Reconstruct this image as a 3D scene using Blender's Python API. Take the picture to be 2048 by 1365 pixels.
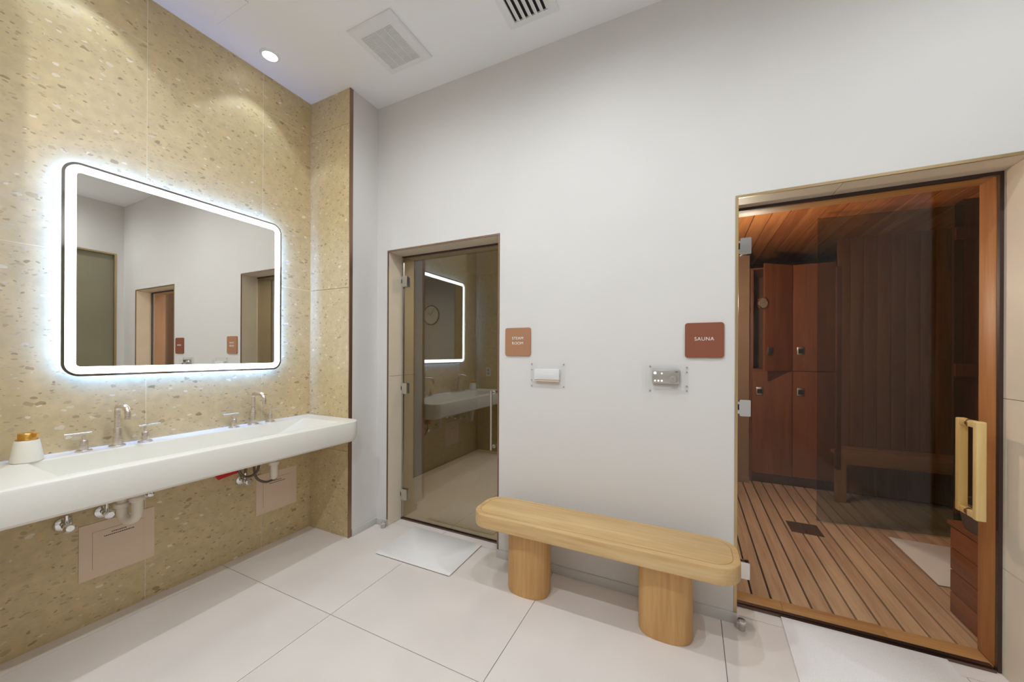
import bpy, bmesh, math, random
from mathutils import Vector, Matrix
random.seed(7)
PI = math.pi
sc = bpy.context.scene
for o in list(bpy.data.objects):
    bpy.data.objects.remove(o)
COL = sc.collection

# ------------------------------------------------------------------ camera
cam_d = bpy.data.cameras.new('camera')
cam = bpy.data.objects.new('camera', cam_d)
COL.objects.link(cam)
cam_d.sensor_width = 36.0
cam_d.lens = 36.0 * 739.168 / 2048.0
cam_d.shift_y = (707.9 - 682.5) / 2048.0
cam_d.clip_start = 0.02
YAW, ROLL = math.radians(25.909), math.radians(0.267)
Fv = Vector((-math.sin(YAW), math.cos(YAW), 0)); Rv = Vector((math.cos(YAW), math.sin(YAW), 0)); Uv = Vector((0, 0, 1))
R2 = Rv * math.cos(ROLL) + Uv * math.sin(ROLL); U2 = -Rv * math.sin(ROLL) + Uv * math.cos(ROLL)
M3 = Matrix((R2, U2, -Fv)).transposed()
cam.matrix_world = Matrix.Translation((0, 0, 1.35)) @ M3.to_4x4()
sc.camera = cam

# ------------------------------------------------------------------ world, exposure
w = bpy.data.worlds.new('world'); sc.world = w; w.use_nodes = True
w.node_tree.nodes['Background'].inputs[0].default_value = (0, 0, 0, 1)
w.node_tree.nodes['Background'].inputs[1].default_value = 0.0
sc.view_settings.view_transform = 'Standard'
sc.view_settings.look = 'None'
sc.view_settings.gamma = 1.0
sc.view_settings.use_curve_mapping = False
sc.view_settings.exposure = 0.05
try:
    sc.cycles.use_denoising = True
    sc.cycles.denoiser = 'OPENIMAGEDENOISE'
    sc.cycles.max_bounces = 9
    sc.cycles.diffuse_bounces = 5
    sc.cycles.glossy_bounces = 5
    sc.cycles.transparent_max_bounces = 20
    sc.cycles.use_adaptive_sampling = True
    sc.cycles.adaptive_threshold = 0.1
    sc.cycles.adaptive_min_samples = 16
    sc.cycles.sample_clamp_indirect = 6.0
    sc.cycles.caustics_reflective = False
    sc.cycles.caustics_refractive = False
except Exception:
    pass

# downlights: (x, y, half-angle deg, blend, watts)
WARM = (0.885, 0.945, 1.0)
COOL = (0.72, 0.87, 1.0)
DOWNLIGHTS = [(-2.47, 1.468, 42, 0.10, 6), (-2.47, 0.70, 42, 0.10, 6)]
for gx, gy, gw in ((-1.55, 1.13, 22), (-0.47, 1.13, 35), (1.20, 1.13, 38), (-1.55, -0.10, 46), (-0.47, -0.10, 60)):
    DOWNLIGHTS.append((gx, gy, 88, 0.74, gw))
for gx in (-1.2, 0.4):
    DOWNLIGHTS.append((gx, -1.8, 88, 0.74, 14))  # added fill lamps behind the camera, not known fittings

# ------------------------------------------------------------------ measures of the room
YB, YI = 2.169, 2.46
XL, XR, YR, Y0 = -2.672, -2.243, 1.902, 0.288
ZC, ZD = 3.284, 2.138
S0, S1 = -2.127, -1.158
A0, A1 = 0.210, 1.190
XW, YREAR = 1.55, -3.0
YG = 2.327

# ------------------------------------------------------------------ materials
def s2l(c):
    return tuple(((v / 255.0) / 12.92 if v / 255.0 <= 0.04045 else ((v / 255.0 + 0.055) / 1.055) ** 2.4) for v in c) + (1.0,)
def new_mat(name):
    m = bpy.data.materials.new(name); m.use_nodes = True
    nt = m.node_tree
    b = nt.nodes['Principled BSDF']
    return m, nt, b
def N(nt, t, **kw):
    n = nt.nodes.new(t)
    for k, v in kw.items():
        setattr(n, k, v)
    return n
def coords(nt, scale=(1, 1, 1), rand=True):
    tc = N(nt, 'ShaderNodeTexCoord')
    out = tc.outputs['Object']
    if rand:
        oi = N(nt, 'ShaderNodeObjectInfo')
        mu = N(nt, 'ShaderNodeMath', operation='MULTIPLY'); mu.inputs[1].default_value = 37.0
        nt.links.new(oi.outputs['Random'], mu.inputs[0])
        ad = N(nt, 'ShaderNodeVectorMath', operation='ADD')
        nt.links.new(out, ad.inputs[0]); nt.links.new(mu.outputs[0], ad.inputs[1])
        out = ad.outputs[0]
    mp = N(nt, 'ShaderNodeMapping'); mp.inputs['Scale'].default_value = scale
    nt.links.new(out, mp.inputs['Vector'])
    return mp.outputs['Vector']
def ramp(nt, fac, stops):
    r = N(nt, 'ShaderNodeValToRGB')
    el = r.color_ramp.elements
    while len(el) < len(stops): el.new(0.5)
    for e, (p, c) in zip(el, stops):
        e.position = p; e.color = c
    nt.links.new(fac, r.inputs['Fac'])
    return r.outputs['Color']
def bump(nt, b, h, strength=0.1, dist=0.01):
    bp = N(nt, 'ShaderNodeBump'); bp.inputs['Strength'].default_value = strength; bp.inputs['Distance'].default_value = dist
    nt.links.new(h, bp.inputs['Height']); nt.links.new(bp.outputs['Normal'], b.inputs['Normal'])
def plain(name, rgb, rough=0.5, metal=0.0, vary=0.04, scale=6.0, bstr=0.0, spec=0.5, bscale=None):
    m, nt, b = new_mat(name)
    v = coords(nt)
    n = N(nt, 'ShaderNodeTexNoise'); n.inputs['Scale'].default_value = scale; n.inputs['Detail'].default_value = 1.5
    nt.links.new(v, n.inputs['Vector'])
    c = s2l(rgb)
    lo = tuple(max(0, x * (1 - vary)) for x in c[:3]) + (1,); hi = tuple(min(1, x * (1 + vary)) for x in c[:3]) + (1,)
    nt.links.new(ramp(nt, n.outputs['Fac'], [(0.3, lo), (0.7, hi)]), b.inputs['Base Color'])
    b.inputs['Roughness'].default_value = rough; b.inputs['Metallic'].default_value = metal
    b.inputs['Specular IOR Level'].default_value = spec
    if bstr:
        n2 = N(nt, 'ShaderNodeTexNoise'); n2.inputs['Scale'].default_value = bscale or 200
        nt.links.new(v, n2.inputs['Vector']); bump(nt, b, n2.outputs['Fac'], bstr, 0.004)
    return m
def wood(name, dark, light, axis, rough=0.45, scale=14.0, fine=90.0, piece=0.12):
    """grain running along axis (0 x, 1 y, 2 z)"""
    m, nt, b = new_mat(name)
    s = [1.0, 1.0, 1.0]; s[axis] = 0.06
    v = coords(nt, tuple(s))
    n = N(nt, 'ShaderNodeTexNoise'); n.inputs['Scale'].default_value = scale; n.inputs['Detail'].default_value = 3; n.inputs['Distortion'].default_value = 0.6
    nt.links.new(v, n.inputs['Vector'])
    f = N(nt, 'ShaderNodeTexNoise'); f.inputs['Scale'].default_value = fine; f.inputs['Detail'].default_value = 1.5
    nt.links.new(v, f.inputs['Vector'])
    mx = N(nt, 'ShaderNodeMath', operation='MULTIPLY_ADD'); mx.inputs[1].default_value = 0.35
    nt.links.new(f.outputs['Fac'], mx.inputs[0])
    sb = N(nt, 'ShaderNodeMath', operation='MULTIPLY'); sb.inputs[1].default_value = 0.65
    nt.links.new(n.outputs['Fac'], sb.inputs[0]); nt.links.new(sb.outputs[0], mx.inputs[2])
    oi = N(nt, 'ShaderNodeObjectInfo')
    pr = N(nt, 'ShaderNodeMath', operation='MULTIPLY_ADD'); pr.inputs[1].default_value = piece; pr.inputs[2].default_value = -piece / 2
    nt.links.new(oi.outputs['Random'], pr.inputs[0])
    ad = N(nt, 'ShaderNodeMath', operation='ADD'); nt.links.new(mx.outputs[0], ad.inputs[0]); nt.links.new(pr.outputs[0], ad.inputs[1])
    nt.links.new(ramp(nt, ad.outputs[0], [(0.33, s2l(dark)), (0.66, s2l(light))]), b.inputs['Base Color'])
    b.inputs['Roughness'].default_value = rough
    return m
def terrazzo(name, base, chipd, chipm, chipl):
    m, nt, b = new_mat(name)
    v0 = coords(nt)
    dn = N(nt, 'ShaderNodeTexNoise'); dn.inputs['Scale'].default_value = 30; dn.inputs['Detail'].default_value = 1
    nt.links.new(v0, dn.inputs['Vector'])
    sbv = N(nt, 'ShaderNodeVectorMath', operation='SUBTRACT'); sbv.inputs[1].default_value = (0.5, 0.5, 0.5)
    nt.links.new(dn.outputs['Color'], sbv.inputs[0])
    scv = N(nt, 'ShaderNodeVectorMath', operation='SCALE'); scv.inputs['Scale'].default_value = 0.022
    nt.links.new(sbv.outputs[0], scv.inputs[0])
    adv = N(nt, 'ShaderNodeVectorMath', operation='ADD'); nt.links.new(v0, adv.inputs[0]); nt.links.new(scv.outputs[0], adv.inputs[1])
    col = None
    cn = N(nt, 'ShaderNodeTexNoise'); cn.inputs['Scale'].default_value = 22; cn.inputs['Detail'].default_value = 3
    nt.links.new(v0, cn.inputs['Vector'])
    bl = s2l(base); d = tuple(x * 0.92 for x in bl[:3]) + (1,); u = tuple(min(1, x * 1.05) for x in bl[:3]) + (1,)
    col = ramp(nt, cn.outputs['Fac'], [(0.35, d), (0.65, u)])
    # layers: scale, rotation, share of cells that hold a chip, size, colours
    for (scale, rot, share, size, ca, cb, seed, alpha) in (
            (95, 0.6, 0.55, 0.40, chipm, chipl, 1.3, 0.50), (48, -0.5, 0.26, 0.40, chipl, (240, 232, 216), 5.1, 0.65),
            (60, 0.35, 0.42, 0.42, chipm, chipl, 9.7, 0.60), (78, 0.9, 0.30, 0.40, chipd, chipm, 2.2, 0.62), (40, -0.3, 0.17, 0.40, chipd, chipm, 7.4, 0.66)):
        mp = N(nt, 'ShaderNodeMapping'); mp.inputs['Rotation'].default_value = (rot, rot * 0.7, 0)
        mp.inputs['Scale'].default_value = (scale * 0.62, scale * 0.52, scale); mp.inputs['Location'].default_value = (seed, seed * 2, seed * 3)
        nt.links.new(adv.outputs[0], mp.inputs['Vector'])
        vo = N(nt, 'ShaderNodeTexVoronoi'); vo.inputs['Scale'].default_value = 1.0; vo.inputs['Randomness'].default_value = 0.9
        nt.links.new(mp.outputs['Vector'], vo.inputs['Vector'])
        sep = N(nt, 'ShaderNodeSeparateColor'); nt.links.new(vo.outputs['Color'], sep.inputs['Color'])
        # radius depends on the cell
        th = N(nt, 'ShaderNodeMapRange'); th.inputs['From Min'].default_value = 1 - share; th.inputs['From Max'].default_value = 1.0
        th.inputs['To Min'].default_value = 0.10; th.inputs['To Max'].default_value = size
        nt.links.new(sep.outputs['Red'], th.inputs['Value'])
        pres = N(nt, 'ShaderNodeMath', operation='GREATER_THAN'); pres.inputs[1].default_value = 1 - share
        nt.links.new(sep.outputs['Red'], pres.inputs[0])
        lt = N(nt, 'ShaderNodeMath', operation='LESS_THAN'); nt.links.new(vo.outputs['Distance'], lt.inputs[0]); nt.links.new(th.outputs[0], lt.inputs[1])
        mk = N(nt, 'ShaderNodeMath', operation='MULTIPLY'); nt.links.new(pres.outputs[0], mk.inputs[0]); nt.links.new(lt.outputs[0], mk.inputs[1])
        mk2 = N(nt, 'ShaderNodeMath', operation='MULTIPLY'); mk2.inputs[1].default_value = alpha; nt.links.new(mk.outputs[0], mk2.inputs[0])
        cc = ramp(nt, sep.outputs['Green'], [(0.0, s2l(ca)), (1.0, s2l(cb))])
        mix = N(nt, 'ShaderNodeMix', data_type='RGBA')
        nt.links.new(mk2.outputs[0], mix.inputs['Factor']); nt.links.new(col, mix.inputs['A']); nt.links.new(cc, mix.inputs['B'])
        col = mix.outputs['Result']
    nt.links.new(col, b.inputs['Base Color'])
    b.inputs['Roughness'].default_value = 0.42
    return m
def glass(name, tint, refl, rough=0.0, haze=0.0, hazec=(150, 150, 140), edge=1.0):
    m = bpy.data.materials.new(name); m.use_nodes = True
    nt = m.node_tree; nt.nodes.clear()
    out = N(nt, 'ShaderNodeOutputMaterial')
    tr = N(nt, 'ShaderNodeBsdfTransparent'); tr.inputs['Color'].default_value = tint + (1,)
    gl = N(nt, 'ShaderNodeBsdfGlossy'); gl.inputs['Roughness'].default_value = rough
    gl.inputs['Color'].default_value = (0.97, 0.97, 0.97, 1)
    lw = N(nt, 'ShaderNodeLayerWeight'); lw.inputs['Blend'].default_value = 0.5
    pw = N(nt, 'ShaderNodeMath', operation='POWER'); pw.inputs[1].default_value = 4.0
    nt.links.new(lw.outputs['Facing'], pw.inputs[0])
    ma = N(nt, 'ShaderNodeMath', operation='MULTIPLY_ADD'); ma.inputs[1].default_value = (1 - refl) * edge if refl > 0 else 0.0; ma.inputs[2].default_value = refl
    nt.links.new(pw.outputs[0], ma.inputs[0])
    src = tr.outputs[0]
    if haze:
        df = N(nt, 'ShaderNodeBsdfDiffuse'); df.inputs['Color'].default_value = s2l(hazec)
        m0 = N(nt, 'ShaderNodeMixShader'); m0.inputs[0].default_value = haze
        nt.links.new(tr.outputs[0], m0.inputs[1]); nt.links.new(df.outputs[0], m0.inputs[2]); src = m0.outputs[0]
    mx = N(nt, 'ShaderNodeMixShader')
    nt.links.new(ma.outputs[0], mx.inputs[0]); nt.links.new(src, mx.inputs[1]); nt.links.new(gl.outputs[0], mx.inputs[2])
    nt.links.new(mx.outputs[0], out.inputs['Surface'])
    return m
def emit(name, rgb, strength):
    m = bpy.data.materials.new(name); m.use_nodes = True
    nt = m.node_tree; nt.nodes.clear()
    out = N(nt, 'ShaderNodeOutputMaterial'); e = N(nt, 'ShaderNodeEmission')
    e.inputs['Color'].default_value = rgb + (1,); e.inputs['Strength'].default_value = strength
    nt.links.new(e.outputs[0], out.inputs['Surface'])
    return m
def brushed(name, rgb, rough=0.3):
    m, nt, b = new_mat(name)
    v = coords(nt, (1, 1, 40))
    n = N(nt, 'ShaderNodeTexNoise'); n.inputs['Scale'].default_value = 8
    nt.links.new(v, n.inputs['Vector'])
    r = N(nt, 'ShaderNodeMapRange'); r.inputs['To Min'].default_value = rough * 0.8; r.inputs['To Max'].default_value = rough * 1.2
    nt.links.new(n.outputs['Fac'], r.inputs['Value']); nt.links.new(r.outputs[0], b.inputs['Roughness'])
    b.inputs['Base Color'].default_value = s2l(rgb); b.inputs['Metallic'].default_value = 1.0
    return m
def woven(name, rgb):
    m, nt, b = new_mat(name)
    v = coords(nt, (1, 1, 1), rand=False)
    ch = N(nt, 'ShaderNodeTexVoronoi'); ch.inputs['Scale'].default_value = 150; ch.inputs['Randomness'].default_value = 0.35
    nt.links.new(v, ch.inputs['Vector'])
    c = s2l(rgb); d = tuple(x * 0.9 for x in c[:3]) + (1,)
    nt.links.new(ramp(nt, ch.outputs['Distance'], [(0.1, c), (0.75, d)]), b.inputs['Base Color'])
    b.inputs['Roughness'].default_value = 0.95; b.inputs['Specular IOR Level'].default_value = 0.1
    bump(nt, b, ch.outputs['Distance'], 0.35, 0.003)
    return m

M = {}
M['plaster'] = plain('plaster', (221, 218, 214), 0.85, vary=0.012, scale=2.5, spec=0.2)
M['ceiling'] = plain('ceiling_paint', (243, 243, 244), 0.9, vary=0.008, scale=2, spec=0.2)
M['skirting'] = plain('skirting_paint', (206, 203, 198), 0.5, vary=0.01)
M['terrazzo'] = terrazzo('terrazzo', (208, 186, 142), (130, 101, 70), (176, 152, 116), (204, 190, 164))
M['grout'] = plain('grout', (232, 224, 210), 0.9)
M['floor_grout'] = plain('floor_grout', (120, 112, 104), 0.95)
M['floor_tile'] = plain('floor_tile', (234, 226, 220), 0.55, vary=0.035, scale=3.5, spec=0.3)
M['jamb_tile'] = plain('jamb_tile', (230, 217, 196), 0.5, vary=0.03, scale=5, spec=0.3)
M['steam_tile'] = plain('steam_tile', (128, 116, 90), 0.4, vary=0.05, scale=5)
M['solid_surface'] = plain('solid_surface', (236, 234, 226), 0.4, vary=0.01, spec=0.4)
M['nickel'] = brushed('brushed_nickel', (226, 216, 206), 0.28)
M['chrome'] = brushed('chrome', (225, 225, 225), 0.08)
M['steel'] = brushed('brushed_steel', (200, 196, 190), 0.3)
M['bronze'] = brushed('bronze_trim', (158, 130, 112), 0.38)
M['brass_trim'] = brushed('brass_trim', (196, 172, 132), 0.33)
M['gold'] = brushed('polished_gold', (242, 192, 104), 0.3)
M['braid'] = brushed('braided_steel', (120, 108, 100), 0.45)
M['pvc'] = plain('white_pvc', (228, 218, 202), 0.45, vary=0.02)
M['panel_white'] = plain('access_panel_paint', (228, 204, 180), 0.6, vary=0.01)
M['white_plastic'] = plain('white_plastic', (232, 232, 232), 0.5, vary=0.01)
M['grey_plastic'] = plain('grey_plastic', (150, 150, 150), 0.6, vary=0.02)
M['dark'] = plain('dark_void', (42, 40, 38), 0.9, vary=0.05)
M['ink'] = plain('ink', (45, 40, 38), 0.7)
M['red'] = plain('red_plastic', (204, 22, 34), 0.5, vary=0.03)
M['ceramic'] = plain('ceramic_white', (238, 235, 224), 0.5, vary=0.01)
M['mirror'] = brushed('mirror_glass', (238, 236, 230), 0.0)
M['dark_mirror'] = brushed('dark_mirror_edge', (172, 170, 164), 0.06)
M['mirror_case'] = plain('mirror_case', (60, 60, 62), 0.6)
M['led'] = emit('led_band', (0.88, 0.94, 1.0), 7.0)
M['led_back'] = emit('led_backlight', (0.21, 0.41, 1.0), 80.0)
M['lamp'] = emit('lamp_lens', (1.0, 0.98, 0.95), 14.0)
M['dot'] = emit('indicator', (1.0, 1.0, 1.0), 2.5)
M['oak'] = wood('oak_x', (198, 158, 104), (222, 190, 138), 0, 0.5, 12, 80, 0.0)
M['oak_z'] = wood('oak_z', (190, 142, 86), (216, 172, 112), 2, 0.5, 12, 80, 0.0)
M['oak_line'] = plain('oak_seam', (150, 104, 56), 0.6)
M['maple'] = wood('maple_handle', (226, 192, 126), (240, 212, 150), 2, 0.4, 14, 80, 0.0)
M['slat'] = wood('floor_slat_wood', (190, 154, 120), (222, 190, 156), 1, 0.55, 16, 90, 0.16)
M['sill'] = wood('sill_wood', (190, 140, 84), (216, 170, 110), 0, 0.5, 14, 80, 0.06)
M['frame_wood'] = wood('frame_wood', (176, 118, 66), (206, 150, 92), 2, 0.5, 14, 80, 0.0)
M['cedar_y'] = wood('ceiling_plank_wood', (170, 100, 50), (214, 146, 84), 1, 0.5, 14, 80, 0.25)
M['cedar_z'] = wood('locker_wood', (120, 66, 36), (148, 86, 48), 2, 0.45, 10, 70, 0.05)
M['bench_wood'] = wood('sauna_bench_wood', (176, 112, 66), (204, 140, 88), 0, 0.5, 12, 80, 0.08)
M['wall_wood'] = wood('sauna_wall_wood', (136, 82, 48), (168, 108, 66), 2, 0.5, 12, 80, 0.12)
M['bin_wood'] = wood('bin_wood', (116, 66, 38), (150, 90, 54), 1, 0.5, 14, 80, 0.12)
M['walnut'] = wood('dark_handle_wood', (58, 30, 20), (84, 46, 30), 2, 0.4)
M['seal'] = plain('dark_seal', (66, 46, 42), 0.5)
M['channel'] = brushed('floor_channel', (120, 100, 92), 0.35)
M['drain'] = plain('drain_plate', (78, 50, 36), 0.5, vary=0.1)
M['mat'] = woven('terry_mat', (250, 248, 247))
M['mat_edge_shade'] = plain('mat_shade_line', (110, 96, 92), 0.9)  # shadow line along the mat edges, painted as a dark colour
M['sign_brown_lit'] = plain('sign_brown_lit', (172, 124, 91), 0.45, vary=0.02)  # sign brown with the brighter lighting put into the colour
M['sign_brown_shaded'] = plain('sign_brown_shaded', (140, 79, 55), 0.45, vary=0.02)  # sign brown with the dimmer lighting put into the colour
M['letter'] = plain('letter_white', (238, 236, 232), 0.6)
M['acrylic'] = glass('clear_acrylic', (0.995, 0.995, 0.995), 0.012, edge=0.04)
M['steam_glass'] = glass('bronze_reflective_glass', (0.76, 0.71, 0.58), 0.15)
M['sauna_glass'] = glass('grey_bronze_glass', (0.965, 0.94, 0.89), 0.018)
M['inner_glass'] = glass('smoked_green_glass', (0.70, 0.76, 0.76), 0.0)
M['frosted'] = plain('frosted_glass', (140, 134, 110), 0.35, vary=0.04, scale=3)
M['dial'] = plain('gauge_dial', (150, 138, 116), 0.4)
M['pilaster'] = plain('pilaster_plaster', (158, 130, 104), 0.85)
M['pan'] = plain('grey_metal_pan', (92, 78, 76), 0.4, vary=0.05)

# ------------------------------------------------------------------ mesh helpers
def finish(bm, name, mat, parent=None, smooth=None, mats=None):
    bmesh.ops.remove_doubles(bm, verts=bm.verts, dist=1e-6)
    bmesh.ops.recalc_face_normals(bm, faces=bm.faces)
    me = bpy.data.meshes.new(name)
    xs = [v.co.x for v in bm.verts]; ys = [v.co.y for v in bm.verts]; zs = [v.co.z for v in bm.verts]
    loc = Vector(((min(xs) + max(xs)) / 2, (min(ys) + max(ys)) / 2, min(zs)))
    bmesh.ops.translate(bm, verts=bm.verts, vec=-loc)
    bm.to_mesh(me); bm.free()
    if smooth is not None:
        me.polygons.foreach_set('use_smooth', [True] * len(me.polygons))
        me.set_sharp_from_angle(angle=math.radians(smooth))
    o = bpy.data.objects.new(name, me); COL.objects.link(o)
    o.location = loc
    for mm in (mats or [mat]):
        me.materials.append(M[mm] if isinstance(mm, str) else mm)
    if parent is not None:
        o.parent = parent
        o.matrix_parent_inverse = parent_inv(parent)
    return o
def parent_inv(p):
    m = Matrix.Translation(p.location) @ p.rotation_euler.to_matrix().to_4x4()
    q = p.parent
    if q is not None:
        m = (Matrix.Translation(q.location) @ q.rotation_euler.to_matrix().to_4x4()) @ p.matrix_parent_inverse @ m
    return m.inverted()
def add_box(bm, x0, x1, y0, y1, z0, z1, bevel=0.0, seg=2, mi=0):
    vs = [bm.verts.new(p) for p in ((x0, y0, z0), (x1, y0, z0), (x1, y1, z0), (x0, y1, z0), (x0, y0, z1), (x1, y0, z1), (x1, y1, z1), (x0, y1, z1))]
    fs = [bm.faces.new([vs[i] for i in q]) for q in ((0, 3, 2, 1), (4, 5, 6, 7), (0, 1, 5, 4), (1, 2, 6, 5), (2, 3, 7, 6), (3, 0, 4, 7))]
    for f in fs: f.material_index = mi
    if bevel:
        es = list({e for f in fs for e in f.edges})
        bmesh.ops.bevel(bm, geom=es, offset=bevel, segments=seg, affect='EDGES', profile=0.5)
def box(name, mat, x0, x1, y0, y1, z0, z1, parent=None, bevel=0.0, seg=2):
    bm = bmesh.new(); add_box(bm, x0, x1, y0, y1, z0, z1, bevel, seg)
    return finish(bm, name, mat, parent, 40 if bevel else None)
def boxes(name, mat, lst, parent=None, bevel=0.0):
    bm = bmesh.new()
    for q in lst: add_box(bm, *q, bevel)
    bmesh_o = finish_raw(bm, name, mat, parent, 40 if bevel else None)
    return bmesh_o
def finish_raw(bm, name, mat, parent, smooth):
    me = bpy.data.meshes.new(name)
    xs = [v.co.x for v in bm.verts]; ys = [v.co.y for v in bm.verts]; zs = [v.co.z for v in bm.verts]
    loc = Vector(((min(xs) + max(xs)) / 2, (min(ys) + max(ys)) / 2, min(zs)))
    bmesh.ops.translate(bm, verts=bm.verts, vec=-loc)
    bm.to_mesh(me); bm.free()
    if smooth is not None:
        me.polygons.foreach_set('use_smooth', [True] * len(me.polygons)); me.set_sharp_from_angle(angle=math.radians(smooth))
    o = bpy.data.objects.new(name, me); COL.objects.link(o); o.location = loc
    me.materials.append(M[mat])
    if parent is not None:
        o.parent = parent; o.matrix_parent_inverse = parent_inv(parent)
    return o
def loft(bm, loops, cap0=True, cap1=True):
    rings = [[bm.verts.new(p) for p in L] for L in loops]
    n = len(rings[0])
    for a, b in zip(rings, rings[1:]):
        for i in range(n):
            j = (i + 1) % n
            bm.faces.new((a[i], a[j], b[j], b[i]))
    if cap0: bm.faces.new(rings[0][::-1])
    if cap1: bm.faces.new(rings[-1])
    return rings
def rrect(u0, u1, v0, v1, r, k=8):
    """rounded rectangle as 2-D points"""
    r = max(1e-4, min(r, (u1 - u0) / 2 - 1e-5, (v1 - v0) / 2 - 1e-5)); out = []
    for cx, cy, a0 in ((u1 - r, v1 - r, 0), (u0 + r, v1 - r, 90), (u0 + r, v0 + r, 180), (u1 - r, v0 + r, 270)):
        for i in range(k + 1):
            a = math.radians(a0 + 90 * i / k); out.append((cx + r * math.cos(a), cy + r * math.sin(a)))
    return out
def ring(c, r, axis='z', n=24):
    out = []
    for i in range(n):
        a = 2 * PI * i / n; p, q = r * math.cos(a), r * math.sin(a)
        out.append({'z': (c[0] + p, c[1] + q, c[2]), 'x': (c[0], c[1] + p, c[2] + q), 'y': (c[0] + q, c[1], c[2] + p)}[axis])
    return out
def add_lathe(bm, c, prof, axis='z', n=24, cap=True):
    """prof: list of (radius, distance along axis)"""
    L = []
    for r, d in prof:
        p = list(c); p['xyz'.index(axis)] += d
        L.append(ring(p, max(r, 1e-4), axis, n))
    loft(bm, L, cap, cap)
def lathe(name, mat, c, prof, axis='z', parent=None, n=24, smooth=35):
    bm = bmesh.new(); add_lathe(bm, c, prof, axis, n)
    return finish(bm, name, mat, parent, smooth)
def add_tube(bm, pts, r, n=12, cap=True):
    pts = [Vector(p) for p in pts]; rings = []
    rs = r if isinstance(r, (list, tuple)) else [r] * len(pts)
    t0 = (pts[1] - pts[0]).normalized()
    up = Vector((0, 0, 1)) if abs(t0.z) < 0.9 else Vector((1, 0, 0))
    nrm = (up - t0 * up.dot(t0)).normalized()
    for i, p in enumerate(pts):
        t = (pts[min(i + 1, len(pts) - 1)] - pts[max(i - 1, 0)]).normalized()
        nrm = (nrm - t * nrm.dot(t)).normalized(); bn = t.cross(nrm)
        rings.append([p + nrm * rs[i] * math.cos(2 * PI * k / n) + bn * rs[i] * math.sin(2 * PI * k / n) for k in range(n)])
    loft(bm, rings, cap, cap)
def tube(name, mat, pts, r, parent=None, n=12):
    bm = bmesh.new(); add_tube(bm, pts, r, n)
    return finish(bm, name, mat, parent, 50)
def arc(c, r, a0, a1, u, v, k=10):
    u, v, c = Vector(u), Vector(v), Vector(c)
    return [c + u * r * math.cos(math.radians(a0 + (a1 - a0) * i / k)) + v * r * math.sin(math.radians(a0 + (a1 - a0) * i / k)) for i in range(k + 1)]
def spline(pts, k=8):
    P = [Vector(p) for p in pts]; out = []
    for i in range(len(P) - 1):
        a, b, c, d = P[max(i - 1, 0)], P[i], P[i + 1], P[min(i + 2, len(P) - 1)]
        for j in range(k):
            t = j / k
            out.append(0.5 * ((2 * b) + (c - a) * t + (2 * a - 5 * b + 4 * c - d) * t * t + (3 * b - a - 3 * c + d) * t ** 3))
    return out + [P[-1]]
def tag(o, label=None, cat=None, group=None, kind=None):
    if label: o['label'] = label
    if cat: o['category'] = cat
    if group: o['group'] = group
    if kind: o['kind'] = kind
    return o
def thing(name, label, cat, loc, group=None):
    o = bpy.data.objects.new(name, None); COL.objects.link(o)
    o.location = loc; o.empty_display_size = 0.05
    return tag(o, label, cat, group)
def struct_root(name, loc):
    o = bpy.data.objects.new(name, None); COL.objects.link(o); o.location = loc; o.empty_display_size = 0.05
    return tag(o, kind='structure')
def struct(o, label=None):
    return tag(o, label, kind='structure')
def copy_piece(src, loc):
    c = src.copy(); COL.objects.link(c); c.location = loc
    return c
def text(name, body, mat, size, loc, rot, parent=None, ext=0.0006, align='CENTER'):
    cu = bpy.data.curves.new(name, 'FONT'); cu.body = body; cu.size = size; cu.extrude = ext
    cu.align_x = align; cu.align_y = 'CENTER'; cu.space_character = 1.08
    o = bpy.data.objects.new(name, cu); COL.objects.link(o)
    o.location = loc; o.rotation_euler = rot; cu.materials.append(M[mat])
    bpy.context.view_layer.update()
    me = bpy.data.meshes.new_from_object(o.evaluated_get(bpy.context.evaluated_depsgraph_get()))
    bpy.data.objects.remove(o); bpy.data.curves.remove(cu)
    me.transform(Matrix.Rotation(rot[0], 4, 'X'))
    o = bpy.data.objects.new(name, me); COL.objects.link(o); o.location = loc
    if not me.materials: me.materials.append(M[mat])
    if parent is not None:
        o.parent = parent; o.matrix_parent_inverse = parent_inv(parent)
    return o

# ------------------------------------------------------------------ floor
fl = box('floor', 'floor_grout', -2.90, 1.70, -3.2, 2.345, -0.14, -0.004); struct(fl)
xs = [-2.69, -2.572, -1.668, -0.764, 0.140, 1.044, 1.62]
ys = [-3.1, -2.372, -1.452, -0.532, 0.388, 1.308, 2.232]
G = 0.0016
for i in range(len(xs) - 1):
    for j in range(len(ys) - 1):
        box('floor_tile', 'floor_tile', xs[i] + G, xs[i + 1] - G, ys[j] + G, ys[j + 1] - G, -0.012, 0.0, fl)
for (x0, x1) in ((S0 - 0.01, -1.668), (-1.668, S1 + 0.01), (A0 - 0.01, 0.62), (0.62, A1 + 0.01)):
    box('floor_tile', 'floor_tile', x0 + G, x1 - G, 2.232 + G, 2.342, -0.012, 0.0, fl)

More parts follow.
